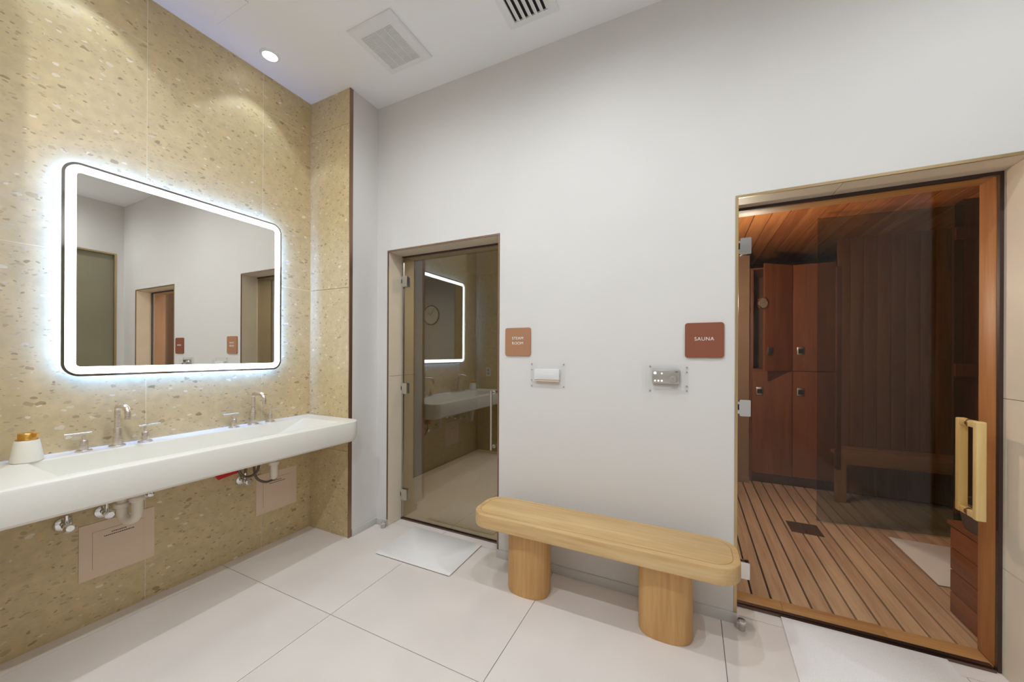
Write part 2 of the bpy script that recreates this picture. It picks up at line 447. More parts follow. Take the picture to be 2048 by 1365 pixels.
# ------------------------------------------------------------------ walls of the room
e = 0.012
def wall_with_holes(name, mat, x0, x1, y0, y1, z0, z1, holes):
    parts = []; cur = x0
    for (h0, h1, ht) in sorted(holes):
        parts.append((cur, h0, y0, y1, z0, z1)); parts.append((h0, h1, y0, y1, ht, z1)); cur = h1
    parts.append((cur, x1, y0, y1, z0, z1))
    return boxes(name, mat, parts)
wb = wall_with_holes('wall_back', 'plaster', -2.9, 1.66, YB, YI, 0, ZC, [(S0 - e, S1 + e, ZD + e), (A0 - e, A1 + e, ZD + e)])
struct(wb)
wl = boxes('wall_left', 'plaster', [(-2.9, XR, YR + 0.012, YB, 0, ZC), (-2.9, XR, -3.1, Y0 - 0.012, 0, ZC)])
struct(wl)
struct(box('ceiling', 'ceiling', -2.95, 1.75, -3.2, YI, ZC, ZC + 0.12))
struct(box('wall_rear', 'plaster', -2.9, 1.66, YREAR - 0.1, YREAR, 0, ZC))
P0, P1, PZ = 0.95, 2.10, 2.64
wr = boxes('wall_right', 'plaster', [(XW, XW + 0.12, YREAR, P0, 0, ZC), (XW, XW + 0.12, P1, YB, 0, ZC), (XW, XW + 0.12, P0, P1, PZ, ZC)])
struct(wr)
# terrazzo lining of the washbasin niche
wn = box('wall_niche', 'grout', -2.9, XL - 0.0007, Y0 - 0.012, YR + 0.012, 0, ZC); struct(wn)
g = 0.0012
def zcuts(a): return [0.0] + [z for z in a if z < ZC] + [ZC]
cols = [(Y0, 0.335, zcuts([0.63, 1.83, 3.03])), (0.335, 0.94, zcuts([0.63, 1.83, 3.03])), (0.94, 1.545, zcuts([1.23, 2.43])), (1.545, YR, zcuts([0.63, 1.83, 3.03]))]
for (a, b, zz) in cols:
    for z0, z1 in zip(zz, zz[1:]):
        box('terrazzo_tile', 'terrazzo', XL - 0.012, XL, a + g, b - g, z0 + g, z1 - g, wn)
for (ya, yb) in ((YR, YR + 0.012), (Y0 - 0.012, Y0)):
    zz = zcuts([0.63, 1.83, 3.03])
    for z0, z1 in zip(zz, zz[1:]):
        box('terrazzo_tile', 'terrazzo', XL + g, XR - 0.004, ya, yb, z0 + g, z1 - g, wn)
struct(box('trim_1', 'bronze', XR - 0.004, XR + 0.002, YR - 0.002, YR + 0.027, 0, ZC - 0.001), 'bronze metal corner strip at the end of the stone niche')
struct(box('trim_2', 'bronze', XR - 0.004, XR + 0.002, Y0 - 0.027, Y0 + 0.002, 0, ZC - 0.001))

# door linings and trims
def lining(name, x0, x1, y1, split_z=None, split_x=None):
    r = struct_root(name, ((x0 + x1) / 2, YB, 0))
    zz = [0.001] + (split_z or []) + [ZD]
    for z0, z1 in zip(zz, zz[1:]):
        box('lining_tile', 'jamb_tile', x0 - e, x0, YB + 0.004, y1, z0 + g, z1 - g, r)
        box('lining_tile', 'jamb_tile', x1, x1 + e, YB + 0.004, y1, z0 + g, z1 - g, r)
    xx = [x0 - e] + (split_x or []) + [x1 + e]
    for a, b in zip(xx, xx[1:]):
        box('lining_tile', 'jamb_tile', a + g, b - g, YB + 0.004, y1, ZD, ZD + e, r)
    return r
lining('trim_3', S0, S1, YI, [1.17])
lining('trim_4', A0, A1, 2.358, [0.45, 1.17], [0.62])
def edge_trim(name, mat, x0, x1, wd):
    bm = bmesh.new()
    add_box(bm, x0 - wd, x0, YB - 0.003, YB + 0.004, 0.052, ZD + wd)
    add_box(bm, x1, x1 + wd, YB - 0.003, YB + 0.004, 0.052, ZD + wd)
    add_box(bm, x0, x1, YB - 0.003, YB + 0.004, ZD, ZD + wd)
    o = finish_raw(bm, name, mat, None, None); return struct(o)
edge_trim('trim_5', 'bronze', S0, S1, 0.008)
edge_trim('trim_6', 'brass_trim', A0, A1, 0.013)
# baseboards
bh = 0.052
struct(boxes('baseboard_back', 'skirting', [(XR + 0.012, S0, YB - 0.012, YB, 0, bh), (S1, A0, YB - 0.012, YB, 0, bh), (A1, XW, YB - 0.012, YB, 0, bh)], None, 0.0015))
struct(box('baseboard_left', 'skirting', XR, XR + 0.012, YR + 0.029, YB, 0, bh, None, 0.0015))
struct(boxes('baseboard_right', 'skirting', [(XW - 0.012, XW, YREAR, P0 - 0.04, 0, bh), (XW - 0.012, XW, P1 + 0.02, YB - 0.012, 0, bh)], None, 0.0015))

# frosted glass door in the right-hand wall (seen in the mirror)
d3 = struct_root('door_3', (XW, (P0 + P1) / 2, 0))
box('glass_panel', 'frosted', XW + 0.03, XW + 0.042, P0 + 0.02, P1 - 0.02, 0.01, PZ - 0.02, d3)
boxes('frame', 'brass_trim', [(XW - 0.004, XW + 0.06, P0, P0 + 0.02, 0, PZ), (XW - 0.004, XW + 0.06, P1 - 0.02, P1, 0, PZ), (XW - 0.004, XW + 0.06, P0 + 0.02, P1 - 0.02, PZ - 0.02, PZ)], d3)
tube('handle', 'steel', [(XW - 0.02, P0 + 0.1, 0.8), (XW - 0.02, P0 + 0.1, 1.4)], 0.01, d3)
boxes('handle_mount', 'steel', [(XW - 0.02, XW + 0.03, P0 + 0.092, P0 + 0.108, 0.85, 0.866), (XW - 0.02, XW + 0.03, P0 + 0.092, P0 + 0.108, 1.33, 1.346)], d3)

# ------------------------------------------------------------------ steam room behind the narrow glass door
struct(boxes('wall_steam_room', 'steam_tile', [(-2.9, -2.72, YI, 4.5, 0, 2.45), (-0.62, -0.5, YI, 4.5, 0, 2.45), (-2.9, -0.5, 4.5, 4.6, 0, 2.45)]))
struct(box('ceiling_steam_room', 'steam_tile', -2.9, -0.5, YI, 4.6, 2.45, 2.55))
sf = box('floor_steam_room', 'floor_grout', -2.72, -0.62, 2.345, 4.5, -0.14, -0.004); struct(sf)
for i in range(len([1, 2, 3])):
    x0, x1 = [(-2.70, -1.668), (-1.668, -1.216), (-1.216, -0.63)][i]
    for (y0, y1) in ((2.348, 3.02), (3.02, 3.72), (3.72, 4.49)):
        box('floor_tile', 'floor_tile', x0 + G, x1 - G, y0 + G, y1 - G, -0.012, 0.0, sf)
def glass_door(name, gmat, x0, x1, z1, seal_right):
    r = struct_root(name, ((x0 + x1) / 2, YG, 0))
    box('glass_pane', gmat, x0, x1, YG - 0.005, YG + 0.005, 0.016, z1, r)
    return r
def hinge(r, xc, zc, wd=0.05, h=0.088, side=-1):
    bm = bmesh.new()
    for (ya, yb) in ((YG - 0.018, YG - 0.005), (YG + 0.005, YG + 0.018)):
        L = [[(u, y, v) for u, v in rrect(xc - wd / 2, xc + wd / 2, zc - h / 2, zc + h / 2, 0.006, 4)] for y in (ya, yb)]
        loft(bm, L)
    add_box(bm, xc + side * wd / 2 - 0.008, xc + side * wd / 2 + 0.004, YG - 0.012, YG + 0.012, zc - h / 2 + 0.012, zc + h / 2 - 0.012)
    hg = finish(bm, 'hinge', 'chrome', r, 35)
    boxes('knuckle_slot', 'dark', [(xc + side * wd / 2 - 0.0085, xc + side * wd / 2 - 0.002, YG - 0.0185, YG - 0.0178, zc - 0.012, zc + 0.018)], hg)
    return hg
# door 1: steam room
d1 = glass_door('door_1', 'steam_glass', S0 + 0.022, S1 - 0.008, ZD - 0.012, False)
for z in (1.932, 1.064, 0.203): hinge(d1, -2.092, z)
boxes('head_seal', 'seal', [(S0, S1, YG - 0.008, YG + 0.008, ZD - 0.012, ZD - 0.001)], d1)
boxes('jamb_seal', 'steel', [(S0, S0 + 0.014, YG - 0.007, YG + 0.007, 0.001, ZD - 0.013)], d1)
boxes('floor_channel', 'channel', [(S0 + 0.002, S1 - 0.002, YG - 0.014, YG - 0.006, 0, 0.012), (S0 + 0.002, S1 - 0.002, YG + 0.006, YG + 0.014, 0, 0.012), (S0 + 0.002, S1 - 0.002, YG - 0.006, YG + 0.006, 0, 0.006)], d1)
hd = tube('pull_bar', 'steel', [(-1.262, 2.268, 0.672), (-1.262, 2.268, 1.088)], 0.0075, d1, 14)
for z in (0.690, 1.075):
    bm = bmesh.new(); add_lathe(bm, (-1.262, 2.268, z), [(0.005, 0), (0.005, 0.04), (0.013, 0.04), (0.013, 0.054)], 'y', 16)
    finish(bm, 'standoff', 'steel', d1, 35)
# door 2: sauna
d2 = glass_door('door_2', 'sauna_glass', A0 + 0.016, A1 - 0.0125, ZD - 0.0165, True)
for z in (1.929, 1.066, 0.201): hinge(d2, 0.2575, z)
boxes('seal', 'seal', [(A1 - 0.012, A1, YG - 0.007, YG + 0.010, 0.001, ZD - 0.016), (A0, A1, YG - 0.007, YG + 0.010, ZD - 0.016, ZD - 0.001)], d2)
boxes('floor_channel', 'channel', [(A0 + 0.002, A1 - 0.018, YG - 0.014, YG - 0.006, 0, 0.012), (A0 + 0.002, A1 - 0.018, YG + 0.006, YG + 0.03, 0, 0.012), (A0 + 0.002, A1 - 0.018, YG - 0.006, YG + 0.006, 0, 0.006)], d2)
# wooden D pulls, one on each side of the glass
px, pz0, pz1 = 1.097, 0.652, 1.072
for s in (-1, 1):
    bm = bmesh.new()
    yc = YG + s * 0.058
    for z in (pz0 + 0.016, pz1 - 0.016):
        add_box(bm, px - 0.014, px + 0.014, min(yc, YG + s * 0.0052), max(yc, YG + s * 0.0052), z - 0.014, z + 0.014, 0.004)
    add_box(bm, px - 0.016, px + 0.016, yc - 0.014, yc + 0.014, pz0, pz1, 0.006, 3)
    h = finish_raw(bm, 'pull_handle', 'maple', d2, 40)
    for z in (pz0 + 0.016, pz1 - 0.016):
        lathe('ferrule', 'brass_trim', (px, YG + s * 0.0053, z), [(0.0162, 0), (0.0162, s * 0.004)], 'y', h, 20)

# ------------------------------------------------------------------ sauna anteroom behind the wide glass door
ZS = 2.50
struct(boxes('wall_sauna', 'wall_wood', [(0.10, 0.20, YI, 5.75, 0, ZS), (2.30, 2.40, YI, 5.75, 0, ZS), (0.20, 2.30, 5.62, 5.75, 0, ZS), (1.66, 2.30, YI - 0.02, YI, 0, ZS)]))
pl = box('wall_pilaster', 'pilaster', 0.20, 0.548, 4.60, 5.62, 0, ZS); struct(pl)
struct(box('baseboard_pilaster', 'pilaster', 0.20, 0.552, 4.585, 4.60, 0, 0.075, None, 0.0015))
# inner wooden frame of the opening
fr = struct_root('trim_7', (0.7, 2.41, 0))
box('frame_post', 'frame_wood', A1 - 0.004, A1 + 0.03, 2.358, YI + 0.004, 0.004, ZD - 0.004, fr, 0.002)
box('frame_post', 'frame_wood', A0 - 0.03, A0 + 0.004, 2.358, YI + 0.004, 0.004, ZD - 0.004, fr, 0.002)
box('frame_head', 'sill', A0 - 0.03, A1 + 0.03, 2.358, YI + 0.004, ZD - 0.004, ZD + 0.03, fr, 0.002)
for (a, b) in ((A0 + 0.004, 0.44), (0.44, 0.85), (0.85, A1 - 0.004)):
    box('sill_board', 'sill', a + 0.0005, b - 0.0005, 2.358, 2.461, -0.02, 0.004, fr, 0.001)
sfl = box('floor_sauna', 'dark', 0.20, 2.30, 2.345, 5.62, -0.14, -0.03); struct(sfl)
pitch = 0.0905; xg = 0.311 - pitch
bm = bmesh.new(); add_box(bm, 0, pitch - 0.010, 0, 2.225, 0, 0.022, 0.0015, 1)
sl0 = finish_raw(bm, 'slat', 'slat', None, 40)
base = sl0.location.copy()
k = 0
while xg + pitch < 2.30:
    o = sl0 if k == 0 else copy_piece(sl0, (0, 0, 0))
    o.location = Vector((xg + 0.005, 2.463, -0.022)) + base
    o.parent = sfl; o.matrix_parent_inverse = parent_inv(sfl)
    xg += pitch; k += 1
dh = thing('drain_hatch', 'small dark brown square hatch in the slatted wood floor', 'hatch', (0.793, 3.578, 0))
box('plate', 'drain', 0.694, 0.790, 3.476, 3.680, -0.001, 0.004, dh, 0.001); box('plate', 'drain', 0.796, 0.893, 3.476, 3.680, -0.001, 0.004, dh, 0.001)
box('gap_strip', 'dark', 0.790, 0.796, 3.476, 3.680, -0.001, 0.0025, dh)
# ceiling planks
cs = box('ceiling_sauna', 'dark', 0.10, 2.40, YI, 5.75, ZS + 0.02, ZS + 0.1); struct(cs)
bm = bmesh.new(); add_box(bm, 0, 0.1165, 0, 3.14, 0, 0.018, 0.002, 1)
c0 = finish_raw(bm, 'plank', 'cedar_y', None, 40); base = c0.location.copy()
x = 0.525 - 0.123 * 2 - 0.06; k = 0
while x + 0.123 < 2.30:
    o = c0 if k == 0 else copy_piece(c0, (0, 0, 0))
    o.location = Vector((x + 0.002, 2.47, ZS)) + base; o.parent = cs; o.matrix_parent_inverse = parent_inv(cs)
    x += 0.123; k += 1

# lockers
LY, LD = 4.69, 0.55
def locker(x0, x1, z0, z1, label, open_deg=0, toe=False, lock_at=None):
    t = thing('locker', label, 'locker', ((x0 + x1) / 2, LY + LD / 2, 0 if toe else z0), 'wooden lockers behind the sauna glass')
    zb = z0
    if toe:
        box('plinth', 'walnut', x0, x1, LY + 0.012, LY + LD, 0.0005, z0 - 0.001, t)
    th = 0.014
    boxes('carcass', 'cedar_z', [(x0, x0 + th, LY + 0.02, LY + LD, z0, z1), (x1 - th, x1, LY + 0.02, LY + LD, z0, z1), (x0 + th, x1 - th, LY + LD - th, LY + LD, z0, z1), (x0 + th, x1 - th, LY + 0.02, LY + LD - th, z0, z0 + th), (x0 + th, x1 - th, LY + 0.02, LY + LD - th, z1 - th, z1)], t)
    gd = 0.003
    bm = bmesh.new(); add_box(bm, x0 + gd, x1 - gd, LY, LY + 0.018, z0 + gd, z1 - gd, 0.001, 1)
    d = finish_raw(bm, 'door', 'cedar_z', t, 40)
    lx, lz = lock_at
    lb = box('lock', 'steel', lx - 0.031, lx + 0.031, LY - 0.012, LY - 0.0002, lz - 0.04, lz + 0.04, d, 0.003)
    bpy.context.view_layer.update()
    if open_deg:
        # keypad is joined to the lock so that it turns with the door
        pass
    bm = bmesh.new()
    add_box(bm, lx - 0.022, lx + 0.022, LY - 0.0135, LY - 0.0118, lz - 0.026, lz + 0.022)
    kp = finish_raw(bm, 'keypad', 'dark', d, None)
    if open_deg:
        piv = Vector((x1 - gd, LY, 0)); Rm = Matrix.Translation(piv) @ Matrix.Rotation(math.radians(open_deg), 4, 'Z') @ Matrix.Translation(-piv)
        for ob in (d, lb, kp):
            ob.data.transform(Matrix.Translation(-ob.location) @ Rm @ Matrix.Translation(ob.location))
    return t
locker(0.583, 0.936, 0.09, 1.183, 'lower wooden locker next to the plaster pilaster, its lock in shade', 0, True, (0.652, 0.965))
locker(0.936, 1.289, 0.09, 1.183, 'lower wooden locker with bright square lock beside the smoked glass door', 0, True, (1.004, 0.972))
locker(0.583, 0.936, 1.184, 2.28, 'upper wooden locker with its door swung ajar', 39, False, (0.652, 1.39))
locker(0.936, 1.289, 1.184, 2.28, 'upper closed wooden locker with bright square lock', 0, False, (1.004, 1.392))
box('stile', 'cedar_z', 0.552, 0.5825, LY + 0.004, LY + LD, 0.0005, 2.28)
tag(bpy.data.objects['stile'], 'narrow wooden filler strip between plaster pilaster and lockers', 'panel'); bpy.data.objects['stile'].name = 'filler_strip'
# round gauge hooked on the open locker door
gc = Vector((0.632, 4.425, 1.868)); gn = Vector((math.sin(math.radians(39)), -math.cos(math.radians(39)), 0))
gt = thing('thermometer', 'round chrome thermometer on the edge of the open upper locker door', 'thermometer', gc)
def disc_along(bm, c, n, prof, seg=28):
    u = Vector((0, 0, 1)); v = n.cross(u).normalized(); L = []
    for r, d in prof:
        L.append([c + n * d + (u * math.cos(2 * PI * i / seg) + v * math.sin(2 * PI * i / seg)) * r for i in range(seg)])
    loft(bm, L)
bm = bmesh.new(); disc_along(bm, gc, gn, [(0.05, -0.002), (0.058, 0.0), (0.058, 0.014), (0.052, 0.018), (0.050, 0.014), (0.0005, 0.014)]); finish(bm, 'case', 'chrome', gt, 35)
bm = bmesh.new(); disc_along(bm, gc, gn, [(0.049, 0.0142), (0.049, 0.0150)]); dl = finish(bm, 'dial', 'dial', gt, 35)
vv = gn.cross(Vector((0, 0, 1)))
tube('needle', 'ink', [gc + gn * 0.0165, gc + gn * 0.0165 + Vector((0, 0, 0.025)) - vv * 0.02], 0.0012, gt, 6)

# smoked glass door inside
ga, gb = Vector((0.915, 3.765, 0)), Vector((1.783, 3.872, 0)); gd_ = (gb - ga).normalized(); gnv = Vector((gd_.y, -gd_.x, 0))
it = thing('inner_glass_door', 'smoked glass door with tall dark pull bar standing ajar inside the sauna', 'door', ((ga + gb) / 2))
def slab(bm, a, b, d0, d1, z0, z1):
    """box along a-b offset along gnv between d0 and d1"""
    q = [a + gnv * d0, b + gnv * d0, b + gnv * d1, a + gnv * d1]
    loft(bm, [[(p.x, p.y, z0) for p in q], [(p.x, p.y, z1) for p in q]])
bm = bmesh.new(); slab(bm, ga, gb, -0.005, 0.005, 0.012, 2.455); finish(bm, 'glass_pane', 'inner_glass', it)
bm = bmesh.new(); slab(bm, ga + gd_ * 0.105, ga + gd_ * 0.135, 0.03, 0.055, 0.45, 2.05)
hb = finish(bm, 'pull_bar', 'walnut', it)
for z in (0.62, 1.88):
    bm = bmesh.new(); slab(bm, ga + gd_ * 0.112, ga + gd_ * 0.128, 0.005, 0.03, z, z + 0.016); finish(bm, 'bar_mount', 'walnut', hb)
for z in (2.20, 1.20, 0.2):
    bm = bmesh.new(); slab(bm, gb - gd_ * 0.05, gb + gd_ * 0.06, 0.0055, 0.022, z, z + 0.09); finish(bm, 'hinge', 'walnut', it)
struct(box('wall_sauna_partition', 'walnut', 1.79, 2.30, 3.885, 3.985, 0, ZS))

# bench inside, beyond the smoked glass
bt = thing('sauna_bench', 'low wooden sauna bench beyond the smoked glass door', 'bench', (1.74, 4.52, 0))
for (y0, y1) in ((4.385, 4.48), (4.485, 4.58), (4.585, 4.68)):
    box('seat_board', 'bench_wood', 1.19 if y1 < 4.5 else 1.30, 2.29, y0, y1, 0.435, 0.462, bt, 0.003)
box('front_rail', 'bench_wood', 1.19, 2.29, 4.360, 4.384, 0.355, 0.462, bt, 0.003)
box('leg', 'frame_wood', 1.19, 1.275, 4.360, 4.384, 0.001, 0.354, bt, 0.002)
box('leg', 'frame_wood', 2.20, 2.285, 4.360, 4.384, 0.001, 0.354, bt, 0.002)
bw = struct_root('wall_sauna_back', (1.8, 4.72, 0))
for i in range(10):
    x0 = 1.295 + 0.1 * i
    box('wall_plank', 'wall_wood', x0 + 0.001, x0 + 0.099, 4.70, 4.72, 0.001, ZS - 0.001, bw, 0.002)
# towel bin with metal pan
tb = thing('heater_box', 'dark wood slatted box with grey metal pan on top just inside the sauna', 'box', (1.40, 2.62, 0))
for i in range(4):
    z0 = 0.004 + i * 0.114
    box('board', 'bin_wood', 1.231, 1.247, 2.485, 2.764, z0, z0 + 0.108, tb, 0.002)
    box('board', 'bin_wood', 1.247, 1.56, 2.750, 2.764, z0, z0 + 0.108, tb, 0.002)
boxes('carcass', 'dark', [(1.248, 1.56, 2.485, 2.749, 0.002, 0.455)], tb)
box('top_rim', 'bin_wood', 1.222, 1.57, 2.477, 2.774, 0.461, 0.485, tb, 0.004)
bm = bmesh.new()
loft(bm, [[(u, v, z) for u, v in rrect(1.222 + i_, 1.56 - i_, 2.485 + i_, 2.768 - i_, 0.11, 8)] for (z, i_) in ((0.486, 0.012), (0.56, 0.004), (0.618, 0.0), (0.622, 0.004), (0.618, 0.010), (0.56, 0.014), (0.50, 0.022))])
finish(bm, 'pan', 'pan', tb, 40)

# mats
def mat(name, pts, label, h=0.011):
    bm = bmesh.new()
    c = Vector((sum(p[0] for p in pts) / 4, sum(p[1] for p in pts) / 4, 0))
    def lp(s, z): return [(c.x + (p[0] - c.x) * s, c.y + (p[1] - c.y) * s, z) for p in pts]
    def dense(L, n=10):
        out = []
        for a, b in zip(L, L[1:] + L[:1]):
            for i in range(n):
                t = i / n; out.append(tuple(a[k] + (b[k] - a[k]) * t for k in range(3)))
        return out
    t = thing(name, label, 'mat', (c.x, c.y, 0), 'white terry bath mats')
    loft(bm, [dense(lp(0.992, 0.004)), dense(lp(1.0, 0.006)), dense(lp(1.0, h - 0.002)), dense(lp(0.992, h))])
    finish(bm, 'pile', 'mat', t, 60)
    bm = bmesh.new(); loft(bm, [dense(lp(0.985, 0.0003), 1), dense(lp(0.985, 0.004), 1)]); finish(bm, 'backing', 'mat_edge_shade', t)  # dark sheet painting the shadow line under the mat edge
    return t
mat('bath_mat', [(-1.905, 1.834), (-1.308, 1.842), (-1.316, 2.240), (-1.921, 2.244)], 'white bath mat on the floor at the steam room door')
mat('bath_mat', [(0.405, 1.86), (1.012, 1.86), (1.021, 2.308), (0.416, 2.308)], 'white textured bath mat on tile in front of the sauna door')
mat('bath_mat', [(1.306, 3.04), (1.76, 3.05), (1.76, 3.66), (1.312, 3.672)], 'white bath mat on slatted wood floor inside the sauna')

# door stops
for x, y, lab in ((-2.138, 2.138, 'small steel cylinder door stop at the steam room door corner'), (0.226, 2.128, 'small steel cylinder door stop at the sauna door corner')):
    t = thing('door_stop', lab, 'door stop', (x, y, 0), 'steel door stops')
    lathe('post', 'steel', (x, y, 0.0003), [(0.016, 0), (0.016, 0.03)], 'z', t, 24)
    lathe('bumper', 'chrome', (x, y, 0.0305), [(0.018, 0), (0.0195, 0.003), (0.0195, 0.012), (0.018, 0.016), (0.012, 0.016)], 'z', t, 24)

# ------------------------------------------------------------------ oak bench
bx0, bx1, by0, by1, bz0, bz1 = -1.136, 0.198, 1.785, 2.083, 0.372, 0.450
t = thing('oak_bench', 'light oak bench with rounded top on two pill-shaped legs against white wall', 'bench', (-0.47, 1.935, 0))
bm = bmesh.new()
L = []
for z, i_ in ((bz0, 0.007), (bz0 + 0.002, 0.003), (bz0 + 0.006, 0.0006), (bz0 + 0.009, 0.0), (bz1 - 0.008, 0.0), (bz1 - 0.005, 0.0006), (bz1 - 0.0025, 0.0022), (bz1 - 0.0012, 0.005), (bz1 - 0.0008, 0.008)):
    L.append([(u, v, z) for u, v in rrect(bx0 + i_, bx1 - i_, by0 + i_, by1 - i_, 0.105 - i_, 12)])
loft(bm, L); finish(bm, 'seat', 'oak', t, 30)
bm = bmesh.new()
i_ = 0.030
loft(bm, [[(u, v, z) for u, v in rrect(bx0 + i_ + j_, bx1 - i_ - j_, by0 + i_ + j_, by1 - i_ - j_, 0.08, 12)] for z, j_ in ((bz1 - 0.004, 0), (bz1 - 0.0006, 0.0), (bz1, 0.0008))])
finish(bm, 'seat_inlay', 'oak', t, 30)
bm = bmesh.new(); loft(bm, [[(u, v, bz1 - 0.0004) for u, v in rrect(bx0 + i_ - j_, bx1 - i_ + j_, by0 + i_ - j_, by1 - i_ + j_, 0.08 + j_, 12)] for j_ in (0.0018, 0.0)] + [[(u, v, bz1 - 0.003) for u, v in rrect(bx0 + i_, bx1 - i_, by0 + i_, by1 - i_, 0.08, 12)]], False, False); finish(bm, 'inlay_line', 'oak_line', t)
for cx_ in (-0.832, -0.112):
    bm = bmesh.new(); cy_ = 1.952
    L = []
    for z, s in ((0.0, 0.965), (0.006, 0.985), (0.018, 1.0), (0.30, 1.0), (0.355, 0.992), (0.3715, 0.97)):
        pts = []
        for i in range(48):
            a = 2 * PI * i / 48; c_, s_ = math.cos(a), math.sin(a); n_ = 2.5
            pts.append((cx_ + 0.122 * s * math.copysign(abs(c_) ** (2 / n_), c_), cy_ + 0.088 * s * math.copysign(abs(s_) ** (2 / n_), s_), z))
        L.append(pts)
    loft(bm, L); finish(bm, 'leg', 'oak_z', t, 40)

# ------------------------------------------------------------------ trough washbasin
sx0, sx1, sy0, sy1, sz0, sz1 = XL + 0.0005, -2.098, Y0 + 0.006, YR - 0.004, 0.728, 0.875
t = thing('trough_sink', 'long white trough washbasin hung in the terrazzo niche', 'sink', (-2.4, 1.1, sz0))
K = 10
def srr(i_, r):  # outline whose wall side is square and front corners are round
    x0, x1, y0, y1 = sx0, sx1 - i_, sy0 + i_ * 0.3, sy1 - i_ * 0.3
    out = []
    for cx_, cy_, a0, rr in ((x1 - r, y1 - r, 0, r), (x0 + 0.002, y1 - 0.002, 90, 0.002), (x0 + 0.002, y0 + 0.002, 180, 0.002), (x1 - r, y0 + r, 270, r)):
        for i in range(K + 1):
            a = math.radians(a0 + 90 * i / K); out.append((cx_ + rr * math.cos(a), cy_ + rr * math.sin(a)))
    return out
bm = bmesh.new()
qx0, qx1, qy0, qy1 = -2.545, -2.172, 0.512, 1.772
def basin(i_, dy1, r=0.012): return rrect(qx0 + i_, qx1 - i_, qy0 + i_, qy1 - dy1, r, K)
loops = [[(u, v, sz0) for u, v in srr(0.05, 0.06)], [(u, v, sz0 + 0.004) for u, v in srr(0.034, 0.07)], [(u, v, sz0 + 0.018) for u, v in srr(0.016, 0.078)],
         [(u, v, sz0 + 0.05) for u, v in srr(0.004, 0.085)], [(u, v, sz1 - 0.012) for u, v in srr(0.0, 0.088)], [(u, v, sz1 - 0.003) for u, v in srr(0.003, 0.086)], [(u, v, sz1) for u, v in srr(0.009, 0.082)],
         [(u, v, sz1) for u, v in basin(0.0, 0.0)], [(u, v, sz1 - 0.003) for u, v in basin(0.002, 0.004)], [(u, v, sz1 - 0.085) for u, v in basin(0.008, 0.20)], [(u, v, sz1 - 0.095) for u, v in basin(0.02, 0.22)]]
loft(bm, loops); finish(bm, 'basin', 'solid_surface', t, 28)
for y in (0.812, 1.455):
    lathe('drain', 'chrome', (-2.36, y, sz1 - 0.0955), [(0.03, 0), (0.03, 0.003), (0.022, 0.004), (0.02, 0.002), (0.001, 0.002)], 'z', t)

# faucets
fx = -2.606
def faucet(y, lab):
    r = thing('faucet', lab, 'faucet', (fx, y, sz1), 'brushed nickel basin faucets')
    lathe('flange', 'nickel', (fx, y, sz1 + 0.0003), [(0.031, 0), (0.031, 0.004), (0.026, 0.007), (0.017, 0.008)], 'z', r, 28)
    lathe('body', 'nickel', (fx, y, sz1 + 0.008), [(0.0165, 0), (0.0165, 0.083), (0.0155, 0.085)], 'z', r, 24)
    zt = sz1 + 0.205; R_ = 0.026
    pts = [(fx, y, sz1 + 0.09), (fx, y, zt - R_)] + arc((fx + R_, y, zt - R_), R_, 180, 90, (1, 0, 0), (0, 0, 1), 8)[1:] + arc((fx + 0.085, y, zt - 0.034), 0.034, 90, 0, (1, 0, 0), (0, 0, 1), 8) + [(fx + 0.119, y, zt - 0.062)]
    tube('spout', 'nickel', pts, 0.0115, r, 18)
def lever(y, out, lab):
    r = thing('faucet_lever', lab, 'faucet handle', (fx, y, sz1), 'brushed nickel faucet handles')
    lathe('flange', 'nickel', (fx, y, sz1 + 0.0003), [(0.029, 0), (0.029, 0.004), (0.024, 0.007), (0.014, 0.008)], 'z', r, 28)
    lathe('body', 'nickel', (fx, y, sz1 + 0.008), [(0.0145, 0), (0.0145, 0.040), (0.0135, 0.043), (0.006, 0.048)], 'z', r, 24)
    lathe('stem', 'nickel', (fx, y, sz1 + 0.052), [(0.0055, 0), (0.0055, 0.030)], 'z', r, 16)
    tube('lever_bar', 'nickel', [(fx, y - out * 0.026, sz1 + 0.085), (fx, y + out * 0.062, sz1 + 0.087)], 0.0048, r, 14)
faucet(0.808, 'brushed nickel gooseneck faucet nearest the soap dispenser'); faucet(1.452, 'brushed nickel gooseneck faucet at the far end of the trough sink')
lever(0.694, -1, 'nickel lever handle between soap dispenser and near faucet')
lever(0.915, 1, 'nickel lever handle on the far side of the near faucet')
lever(1.338, -1, 'nickel lever handle on the near side of the far faucet')
lever(1.561, 1, 'nickel lever handle closest to the niche end wall')

# soap dispenser
sxp, syp = -2.575, 0.520
t = thing('soap_dispenser', 'white tapered soap dispenser with gold pump on the sink ledge', 'soap dispenser', (sxp, syp, sz1))
lathe('bottle', 'ceramic', (sxp, syp, sz1 + 0.0004), [(0.043, 0), (0.0465, 0.003), (0.047, 0.008), (0.036, 0.088), (0.034, 0.093), (0.027, 0.094)], 'z', t, 36)
lathe('collar', 'gold', (sxp, syp, sz1 + 0.0945), [(0.032, 0), (0.032, 0.004), (0.027, 0.005)], 'z', t, 32)
p = lathe('pump', 'gold', (sxp, syp, sz1 + 0.0996), [(0.026, 0), (0.026, 0.021), (0.024, 0.024), (0.01, 0.025)], 'z', t, 32)
tube('nozzle', 'gold', [(sxp, syp, sz1 + 0.117), (sxp + 0.03, syp + 0.012, sz1 + 0.119), (sxp + 0.05, syp + 0.02, sz1 + 0.117)], 0.0055, p, 12)

